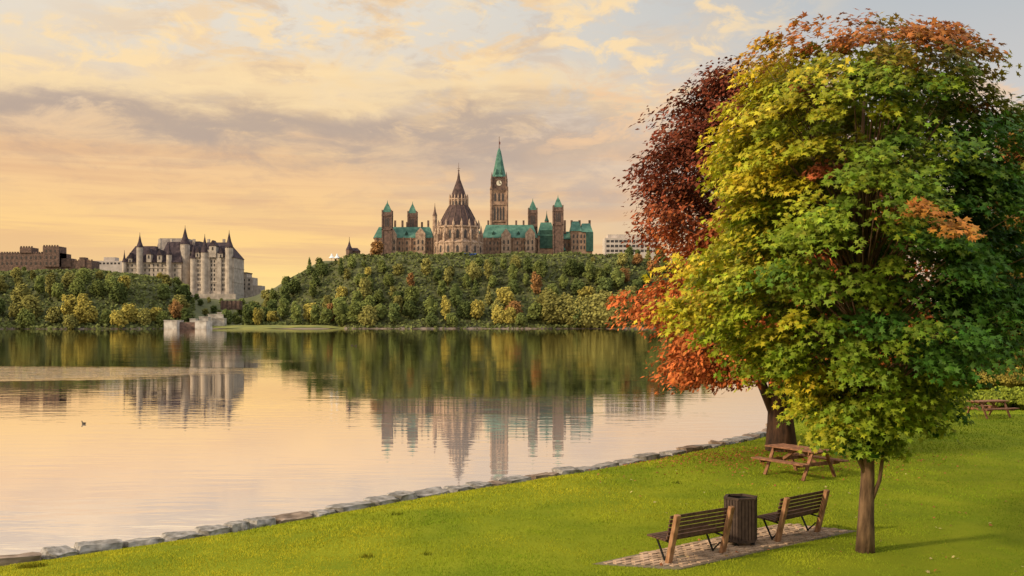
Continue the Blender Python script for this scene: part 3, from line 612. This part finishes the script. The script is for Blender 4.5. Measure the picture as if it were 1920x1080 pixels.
# ---------------------------------------------------------------- far buildings
class BD:
    def __init__(s,name,Y,pxc,pyb,label,cat='building',group=None):
        s.Y=Y; s.s=Y/F; s.root=empty(name,P(pxc,pyb,Y)); tag(s.root,label,cat,group); s.wm={}
    def X(s,px): return (px-960)*s.s
    def Z(s,py): return CH+(HZ-py)*s.s
    def box(s,mb,a,b,t,bo,y0=0,d=15): return mb.box(s.X(a),s.X(b),s.Y+y0,s.Y+y0+d,s.Z(bo),s.Z(t))
    def hip(s,mb,a,b,t,bo,y0,d,ix,iy): return mb.hip(s.X(a),s.X(b),s.Y+y0,s.Y+y0+d,s.Z(bo),s.Z(t),ix*s.s,iy)
    def part(s,name,mb,m,parent=None,**k): return mb.build(name,m,parent or s.root,**k)
    def win(s,px,py,w,h,y0=0,parent=None,pt=True,m=None,rz=0,wp=None):
        key=(w,h,pt)
        if key not in s.wm:
            W=w*s.s/2;H=h*s.s; b=MB(); f=[(-W,0),(W,0),(W,H*.75),(0,H),(-W,H*.75)] if pt else [(-W,0),(W,0),(W,H),(-W,H)]; k=len(f)
            b.v=[(x,-.12,z) for x,z in f]+[(x,.25,z) for x,z in f]; b.f=[tuple(range(k)),tuple(range(2*k-1,k-1,-1))]+[(i,i+k,(i+1)%k+k,(i+1)%k) for i in range(k)]
            me=bpy.data.meshes.new('window'); me.from_pydata(b.v,[],b.f); me.materials.append(m or M['win']); s.wm[key]=me
        o=bpy.data.objects.new('window',s.wm[key]); p=wp or Vector((s.X(px),s.Y+y0,s.Z(py+h))); par=parent or s.root; o.location=p-WL[par.name]; o.rotation_euler=(0,0,rz); link(o,par,p)
def turret(b,name,px,r,top,eave,bot,y0,ms,mr,n=12,finial=6,flare=1.12,ph=0):
    cy=b.Y+y0; t=b.part(name,MB().lathe(b.X(px),cy,[(r*b.s,b.Z(bot)),(r*b.s,b.Z(eave))],n,ph),ms)
    b.part('roof',MB().lathe(b.X(px),cy,[(r*flare*b.s,b.Z(eave)),(r*.5*b.s,b.Z(eave+(top-eave)*.45)),(.25,b.Z(top)),(.12,b.Z(top-finial))],n,ph),mr,t); return t
b=BD('parliament_building',842,880,480,'long gothic stone building with green copper roofs and four thin towers')
w_=MB(); b.box(w_,702,812,447,492,0,26); b.box(w_,904,1006,447,492,0,26); b.box(w_,812,904,447,492,10,20)
for px in list(range(704,812,13))+list(range(910,1006,13)): b.box(w_,px,px+2.2,445,492,-.9,1.2)
b.box(w_,700,812,446,448,-.5,27); b.box(w_,904,1008,446,448,-.5,27)
b.part('wall',w_,M['pstone'])
for a,c_,tp in ((730,744,440),(780,798,438),(940,958,440),(985,1003,438)):
    w_=MB(); b.box(w_,a,c_,tp,492,-4,20); w_.gable(b.X(a),b.X(c_),b.Y-4,b.Y+10,b.Z(tp),b.Z(tp-11)); b.part('gabled_bay',w_,M['lstone'])
r_=MB(); b.hip(r_,700,812,424,446,-1,28,8,9); b.hip(r_,903,1008,420,446,-1,28,8,9); b.hip(r_,808,906,430,446,9,22,4,8)
b.part('roof',r_,M['copper'])
for px in (738,752,761,776,789,801,915,931,968,982,995):
    b.part('chimney',MB().box(b.X(px)-.8,b.X(px)+.8,b.Y+10,b.Y+12,b.Z(432),b.Z(random.choice((411,414,417)))),M['dstone'])
for px in list(range(709,730,7))+list(range(749,780,7))+[802,808]+list(range(912,940,7))+list(range(963,985,7)):
    for py in (452,463): b.win(px,py,3,6.5,0)
for px in (734,740,785,793,945,953,990,998):
    for py in (450,462): b.win(px,py,3.2,8,-4)
for px in (718,762,925,972):
    d_=MB().box(b.X(px-2.5),b.X(px+2.5),b.Y+1,b.Y+6,b.Z(445),b.Z(438)); d_.gable(b.X(px-3),b.X(px+3),b.Y+.8,b.Y+7,b.Z(438),b.Z(433)); b.part('dormer',d_,M['copperd'])
for px,r,top,eave,bot,y0 in ((727,8.5,381,399,492,-2),(770.5,8,379,397,492,14),(999.5,8,373,391,480,14),(1046,8.8,371,390,492,-2)):
    cy=b.Y+y0; q=r*b.s; cx=b.X(px); m=MB().box(cx-q,cx+q,cy-q,cy+q,b.Z(bot),b.Z(eave))
    for e in (-1,1):
        for g_ in (-1,1): m.box(cx+e*q-.5,cx+e*q+.5,cy+g_*q-.5,cy+g_*q+.5,b.Z(bot),b.Z(eave-4))
    m.box(cx-q-.6,cx+q+.6,cy-q-.6,cy+q+.6,b.Z(eave+7),b.Z(eave+5)); m.box(cx-q-.5,cx+q+.5,cy-q-.5,cy+q+.5,b.Z(eave+34),b.Z(eave+32))
    t=b.part('tower',m,M['dstone'])
    b.part('roof_cap',MB().lathe(cx,cy,[(q*1.38,b.Z(eave)),(q*1.1,b.Z(eave-5)),(q*.55,b.Z(top+5)),(.5,b.Z(top)),(.1,b.Z(top-5))],4,PI/4),M['copper'],t)
    for e in (-3,0,3): b.win(px+e,eave+9,1.8,18,y0-q/1-.05,t)
turret(b,'stair_tower',815,4.2,386,404,480,2,M['lstone'],M['dstone'],8)
turret(b,'stair_tower',1026,4,398,412,470,12,M['dstone'],M['copperd'],8)
b=BD('pavilion_building',846,1075,478,'stone wing with steep green roofs at the right end of the hilltop','building')
w_=MB(); b.box(w_,1008,1040,442,492,-2,24); b.box(w_,1040,1072,448,492,4,20); b.box(w_,1070,1110,434,492,-4,26); b.part('wall',w_,M['pstone'])
r_=MB(); b.hip(r_,1007,1041,416,442,-3,26,7,8); b.hip(r_,1039,1073,432,448,3,22,4,8); b.hip(r_,1069,1090,414,434,-5,28,4,9); b.hip(r_,1088,1111,418,436,-5,28,4,9); b.part('roof',r_,M['copper'])
b.part('glass_screen',MB().box(b.X(1012),b.X(1036),b.Y-2.6,b.Y-2.1,b.Z(466),b.Z(432)),M['copperd'])
b.part('side_wall',MB().box(b.X(1098),b.X(1111.5),b.Y-5,b.Y-4.1,b.Z(472),b.Z(436)),M['copperd'])
for px in (1046,1053,1060,1067): b.win(px,455,3,7,4)
for px in (1075,1082,1089,1095):
    for py in (440,450,461): b.win(px,py,3,7,-4)
for px in (1073,1088,1107,1060): b.part('chimney',MB().box(b.X(px)-.9,b.X(px)+.9,b.Y+8,b.Y+10,b.Z(436),b.Z(411)),M['dstone'])
b.part('porch_roof',MB().lathe(b.X(1050),b.Y-2,[(5,b.Z(470)),(3.4,b.Z(463)),(.3,b.Z(460))],10),M['copper'])
b=BD('round_library',815,860,480,'round gothic library with buttresses and a brown tiered conical roof'); cx=b.X(860); cy=b.Y; S=b.s
b.part('outer_drum',MB().lathe(cx,cy,[(45*S,b.Z(492)),(45*S,b.Z(459)),(46*S,b.Z(458)),(46*S,b.Z(456.5)),(40*S,b.Z(452))],48),M['lstone'])
b.part('inner_drum',MB().lathe(cx,cy,[(37*S,b.Z(470)),(37*S,b.Z(430)),(39.5*S,b.Z(428)),(39.5*S,b.Z(425.5)),(30*S,b.Z(425))],48),M['lstone'])
for k in range(16):
    a=2*PI*k/16+PI/16; ca_,sa=math.cos(a),math.sin(a); m=MB()
    m.bar((cx+41.5*S*ca_,cy+41.5*S*sa,b.Z(492)),(cx+41.5*S*ca_,cy+41.5*S*sa,b.Z(441)),1.4,4.2,(ca_,sa,0))
    m.lathe(cx+43*S*ca_,cy+43*S*sa,[(1.3,b.Z(441)),(1.3,b.Z(437)),(.9,b.Z(436)),(.1,b.Z(424))],6)
    m.lathe(cx+38.5*S*ca_,cy+38.5*S*sa,[(1.0,b.Z(428)),(1.0,b.Z(421)),(.1,b.Z(413))],6)
    b.part('buttress',m,M['lstone'])
    a2=2*PI*k/16; 
    for R_,py,wd_,hg in ((45,462,4.5,13),(37,432,5,17)):
        b.win(0,0,wd_,hg,0,rz=a2+PI/2,wp=Vector((cx+R_*S*math.cos(a2),cy+R_*S*math.sin(a2),b.Z(py+hg))))
lr=b.part('lower_roof',MB().lathe(cx,cy,[(38.5*S,b.Z(426)),(31*S,b.Z(410)),(23.5*S,b.Z(396)),(17.5*S,b.Z(386))],32),M['broof'])
m=MB()
for k in range(16):
    a=2*PI*k/16+PI/16; m.tube([(cx+r*S*math.cos(a),cy+r*S*math.sin(a),b.Z(z)+.15) for r,z in ((38.7,426),(31.2,410),(23.7,396),(17.6,386))],[.22]*4,4)
b.part('rib',m,M['dstone'],lr)
m=MB().lathe(cx,cy,[(16*S,b.Z(388)),(16*S,b.Z(376)),(17.5*S,b.Z(375)),(17.5*S,b.Z(373))],32)
for k in range(16):
    a=2*PI*k/16; m.lathe(cx+17*S*math.cos(a),cy+17*S*math.sin(a),[(.6,b.Z(386)),(.6,b.Z(370)),(.05,b.Z(364))],5)
ln=b.part('lantern',m,M['lstone'])
for k in range(16):
    a=2*PI*k/16+PI/16; b.win(0,0,3.2,8,parent=ln,rz=a+PI/2,wp=Vector((cx+16*S*math.cos(a),cy+16*S*math.sin(a),b.Z(386))))
b.part('upper_roof',MB().lathe(cx,cy,[(16*S,b.Z(374)),(11*S,b.Z(358)),(5.5*S,b.Z(343)),(3*S,b.Z(336)),(2.6*S,b.Z(333)),(.4,b.Z(322))],24),M['broof'])
m=MB().tube([(cx,cy,b.Z(324)),(cx,cy,b.Z(305))],[.3,.1],6); m.bar((cx-1.3,cy,b.Z(316)),(cx+1.3,cy,b.Z(316)),.25,.25); m.lathe(cx,cy,[(.05,b.Z(322)),(.9,b.Z(320)),(.05,b.Z(318))],8); b.part('finial',m,M['dstone'])
b=BD('clock_tower',885,936,478,'tall stone clock tower with a green copper spire and flagpole','tower'); S=b.s; cx=b.X(936); cy=b.Y; q=14.5*S
m=MB().box(cx-q,cx+q,cy-q,cy+q,b.Z(492),b.Z(357))
for e in (-1,1):
    for g_ in (-1,1):
        m.lathe(cx+e*q,cy+g_*q,[(3.3*S,b.Z(492)),(3.1*S,b.Z(430)),(2.6*S,b.Z(428)),(2.6*S,b.Z(352))],8,PI/8)
for py in (418,386,361): m.box(cx-q-.7,cx+q+.7,cy-q-.7,cy+q+.7,b.Z(py),b.Z(py-1.8))
b.part('shaft',m,M['pstone'])
q2=12*S; m=MB().box(cx-q2,cx+q2,cy-q2,cy+q2,b.Z(357),b.Z(334)); 
for e in (-1,1):
    for g_ in (-1,1):
        m.lathe(cx+e*q2*1.12,cy+g_*q2*1.12,[(2.4*S,b.Z(357)),(2.4*S,b.Z(340)),(2.8*S,b.Z(339)),(2.0*S,b.Z(336)),(.1,b.Z(324))],8,PI/8)
m.box(cx-q2-.6,cx+q2+.6,cy-q2-.6,cy+q2+.6,b.Z(335),b.Z(333)); m.box(cx-q-1.2,cx+q+1.2,cy-q-1.2,cy+q+1.2,b.Z(358.5),b.Z(355.5))
ck=b.part('clock_stage',m,M['dstone'])
f_=MB(); k=24; f_.v=[(cx+5.0*S*math.cos(2*PI*i/k),cy-q2-.35,b.Z(345)+5.0*S*math.sin(2*PI*i/k)) for i in range(k)]+[(cx+5.0*S*math.cos(2*PI*i/k),cy-q2+.3,b.Z(345)+5.0*S*math.sin(2*PI*i/k)) for i in range(k)]
f_.f=[tuple(range(k)),tuple(range(2*k-1,k-1,-1))]+[(i,i+k,(i+1)%k+k,(i+1)%k) for i in range(k)]; cf=b.part('clock_face',f_,M['clock'],ck)
h_=MB().bar((cx,cy-q2-.5,b.Z(345)),(cx,cy-q2-.5,b.Z(340.5)),.4,.2,(0,1,0)); h_.bar((cx,cy-q2-.5,b.Z(345)),(cx+1.6,cy-q2-.5,b.Z(346.5)),.45,.2,(0,1,0)); 
b.part('clock_hands',h_,M['iron'],ck)
b.part('spire',MB().lathe(cx,cy,[(q2*1.35,b.Z(333)),(q2*1.08,b.Z(328)),(q2*.85,b.Z(316)),(q2*.55,b.Z(298)),(q2*.3,b.Z(284)),(.5,b.Z(278))],8,PI/8),M['copper'])
for e in (-1,1): b.part('lucarne',MB().gable(cx+e*2.2-1.1,cx+e*2.2+1.1,cy-q2*1.1,cy-q2*.4,b.Z(328),b.Z(318)),M['copperd'])
b.part('flagpole',MB().tube([(cx,cy,b.Z(280)),(cx,cy,b.Z(256))],[.4,.2],6),M['dstone'])
b.part('flag',MB().add([(cx,cy,b.Z(265)),(cx+1.0,cy+.4,b.Z(266)),(cx+1.0,cy+.4,b.Z(271)),(cx,cy,b.Z(270))],[(0,1,2,3)]),mat('flag_cloth',(.25,.05,.04)))
for e in (-8,-2.7,2.7,8): b.win(936+e,388,3.2,26,-q)
for e in (-7,0,7): b.win(936+e,363,3.5,16,-q)
for e in (-8,0,8):
    b.win(936+e,422,3.2,14,-q)
b=BD('garden_pavilion',797,657,482,'small dark pavilion with a pointed roof alone on the bluff edge','building')
turret(b,'tower',655,6,452,468,490,0,M['dstone'],M['slate'],8,8); w_=MB(); b.box(w_,648,672,470,490,2,8); b.part('wall',w_,M['dstone']); r_=MB(); b.hip(r_,647,673,464,470,1.5,9,5,3); b.part('roof',r_,M['slate'])
b=BD('retaining_wall',790,885,481,'long low stone retaining wall along the bluff top','wall'); w_=MB(); b.box(w_,690,1180,478.5,490,0,1.5)
for px in range(704,1180,22): b.box(w_,px,px+2,477,490,-.4,2.3)
b.part('stonework',w_,M['dstone'])
b=BD('banner',787,880,476,'long blue banner on the wall below the library','banner'); b.part('cloth',MB().box(b.X(869),b.X(893),b.Y,b.Y+.3,b.Z(479),b.Z(475)),M['blue'])
for px,lb_ in ((622,'left white peaked tent on the bluff shoulder'),(632,'right white peaked tent on the bluff shoulder')):
    b=BD('tent',795,px,484,lb_,'tent','peaked tents'); b.part('canopy',MB().lathe(b.X(px),b.Y,[(2.4,b.Z(484)),(1.0,b.Z(480)),(.2,b.Z(475))],8),M['white']); b.part('pole',MB().tube([(b.X(px),b.Y,b.Z(492)),(b.X(px),b.Y,b.Z(475))],[.1,.1],5),M['iron'])
b=BD('office_building',1000,1180,480,'pale flat roofed office block between the bluff and the red tree'); w_=MB(); b.box(w_,1134,1236,446,500,0,25); b.box(w_,1140,1228,439,446,3,18); b.part('wall',w_,M['office'])
for py in (450,459,468):
    for px in range(1140,1234,8): b.win(px,py,6,4.5,0,pt=False)
b=BD('chateau_hotel',900,340,560,'cream stone chateau hotel with steep dark roofs and cone turrets')
w_=MB(); b.box(w_,232,340,492,545,0,28); b.box(w_,326,374,470,560,8,26); b.box(w_,366,444,484,585,-10,34); b.box(w_,272,330,470,492,30,26); b.box(w_,372,452,552,590,-18,8)
for py in (502,529,551): b.box(w_,365.5,444.5,py,py+1.4,-10.5,35)
b.box(w_,231.5,340.5,501.5,502.8,-.5,29); b.box(w_,392,400,470,585,-11.2,10); b.box(w_,413,421,476,585,-11.2,10); b.part('wall',w_,M['cstone'])
r_=MB(); b.hip(r_,231,300,460,492,-1,30,16,10); b.hip(r_,296,342,452,492,-2,32,12,11); b.hip(r_,366,445,454,484,-11,36,20,14); b.hip(r_,325,375,450,470,7,28,10,8); b.part('roof',r_,M['slate'])
r_=MB(); b.hip(r_,270,332,441,470,28,28,5,5); b.part('rear_roof',r_,M['tan'])
for px,r,top,eave,bot,y0 in ((263,6,441,464,540,-1),(343,9,426,457,560,6),(435,7.5,438,466,585,-9),(369,6,460,486,580,-9),(234,4,474,492,540,-1),(390,7.5,445,475,585,-9.5),(318,5,456,478,540,-1)):
    turret(b,'turret',px,r,top,eave,bot,y0,M['cstone'],M['slate'],14,5)
for px,w2,top in ((246,4,474),(281,6,466),(301,6,468),(378,5,464),(406,9,452),(421,5,466)):
    y0=-3 if px<340 else -12; bo=492 if px<340 else 484
    d_=MB().box(b.X(px-w2*.7),b.X(px+w2*.7),b.Y+y0,b.Y+y0+8,b.Z(bo),b.Z(top+11)); t=b.part('dormer',d_,M['cstone']); b.part('dormer_roof',MB().gable(b.X(px-w2*.85),b.X(px+w2*.85),b.Y+y0-.4,b.Y+y0+9,b.Z(top+11),b.Z(top)),M['slate'],t); b.win(px,top+13,3,6,y0,t,False)
for px in (290,312,333,355,383,412): b.part('chimney',MB().box(b.X(px)-1,b.X(px)+1,b.Y+12,b.Y+14.5,b.Z(465),b.Z(446)),M['cstone'])
for px in range(240,332,8):
    for py in (495,504,513): b.win(px,py,2.4,5,0,pt=False)
for px in (378,382,403,408,424,428):
    for py in (489,496,506,514,522,533,541): b.win(px,py,2.4,4.6,-10,pt=False)
for px in (344,352,360):
    for py in (474,484): b.win(px,py,3,5,8,pt=False)
b=BD('stone_building',930,458,548,'plain beige stone building right of the chateau hotel'); w_=MB(); b.box(w_,444,462,512,575,0,20); b.box(w_,462,473,520,575,2,18); b.box(w_,470,486,535,575,4,18); b.part('wall',w_,M['cstone'])
b.part('roof',MB().box(b.X(443),b.X(463),b.Y-.5,b.Y+20.5,b.Z(512),b.Z(510.5)),M['slate'])
for px in (448,453,458,466):
    for py in (523,531,539): b.win(px,py,3,4,0 if px<462 else 2,pt=False)
b=BD('low_building',960,200,500,'low pale blue building between the castle and the chateau hotel'); w_=MB(); b.box(w_,176,230,489,520,0,14); b.box(w_,193,214,482,489,2,10); b.part('wall',w_,M['office'])
for px in range(181,228,7): b.win(px,492,4,3.5,0,pt=False)
b=BD('castle_building',920,60,500,'brown castle like building with battlements at the left edge'); w_=MB(); b.box(w_,-60,112,474,525,0,24); b.box(w_,38,60,464,474,-1,14); b.box(w_,82,112,462,500,-2,16); b.box(w_,112,168,488,525,4,18); b.box(w_,112,130,484,500,3,12); b.box(w_,146,156,482,500,3,8)
for px in list(range(-58,112,5)): b.box(w_,px,px+2.5,472,475,-.3,1.2)
for px in range(39,60,5): b.box(w_,px,px+2.5,461.5,464.5,-1,1)
for px in range(83,112,5): b.box(w_,px,px+2.5,459.5,462.5,-2,1)
for px in range(113,168,6): b.box(w_,px,px+3,486,489,3.6,1)
b.part('wall',w_,M['dstone'])
for px in range(-50,80,9):
    for py in (480,491): b.win(px,py,3,5.5,0)
for px in (89,97,105):
    for py in (468,480,491): b.win(px,py,3,5.5,-2)
b=BD('canal_lock',690,360,613,'pale concrete canal lock walls stepping down to the river','canal lock')
for a_,c_,t_,y0_,d_ in ((311,335,601,-4,14),(369,390,602,-4,14),(345,356,598,12,6),(357,375,594,19,6),(376,400,597,26,6),(362,392,589,34,8),(372,386,585,44,6)):
    w_=MB(); b.box(w_,a_,c_,t_,620,y0_,d_); b.box(w_,a_-.5,c_+.5,t_-.8,t_+.3,y0_-.4,d_+.8); b.part('lock_wall',w_,M['concrete'])
w_=MB(); b.box(w_,335,369,604,620,2,1.2); b.part('lock_gate',w_,M['dstone'])
b=BD('quay_wall',712,372,575,'grey rock retaining wall above the canal lock','wall'); w_=MB(); b.box(w_,352,395,560,578,80,4)
for px in range(354,394,9): b.box(w_,px,px+2,559,578,79.4,5)
b.part('stonework',w_,M['dstone'])
def duck2(loc,rz,label,sc):
    b=MB(); pts=[(-.28,0,.14),(-.2,0,.10),(-.1,0,.07),(0,0,.06),(.1,0,.08),(.155,0,.13),(.175,0,.19),(.185,0,.24),(.2,0,.28),(.235,0,.275),(.265,0,.262),(.31,0,.255)]
    b.tube(pts,[.01,.06,.10,.115,.10,.065,.042,.042,.05,.04,.02,.012],10); o=b.build('duck',M['duck'],smooth=True); o.location=loc; o.rotation_euler=(0,0,rz); o.scale=(sc,)*3
    tag(o,label,'duck')
p=G(157,795,-.6); duck2(p,2.9,'dark duck floating alone on the bright water at left',.5)
p=G(660,648,-.6); duck2(p,.3,'distant duck in front of the wooded bluff',1)
p=G(667,649,-.6); duck2(p,.1,'distant duck just behind its companion mid river',1)
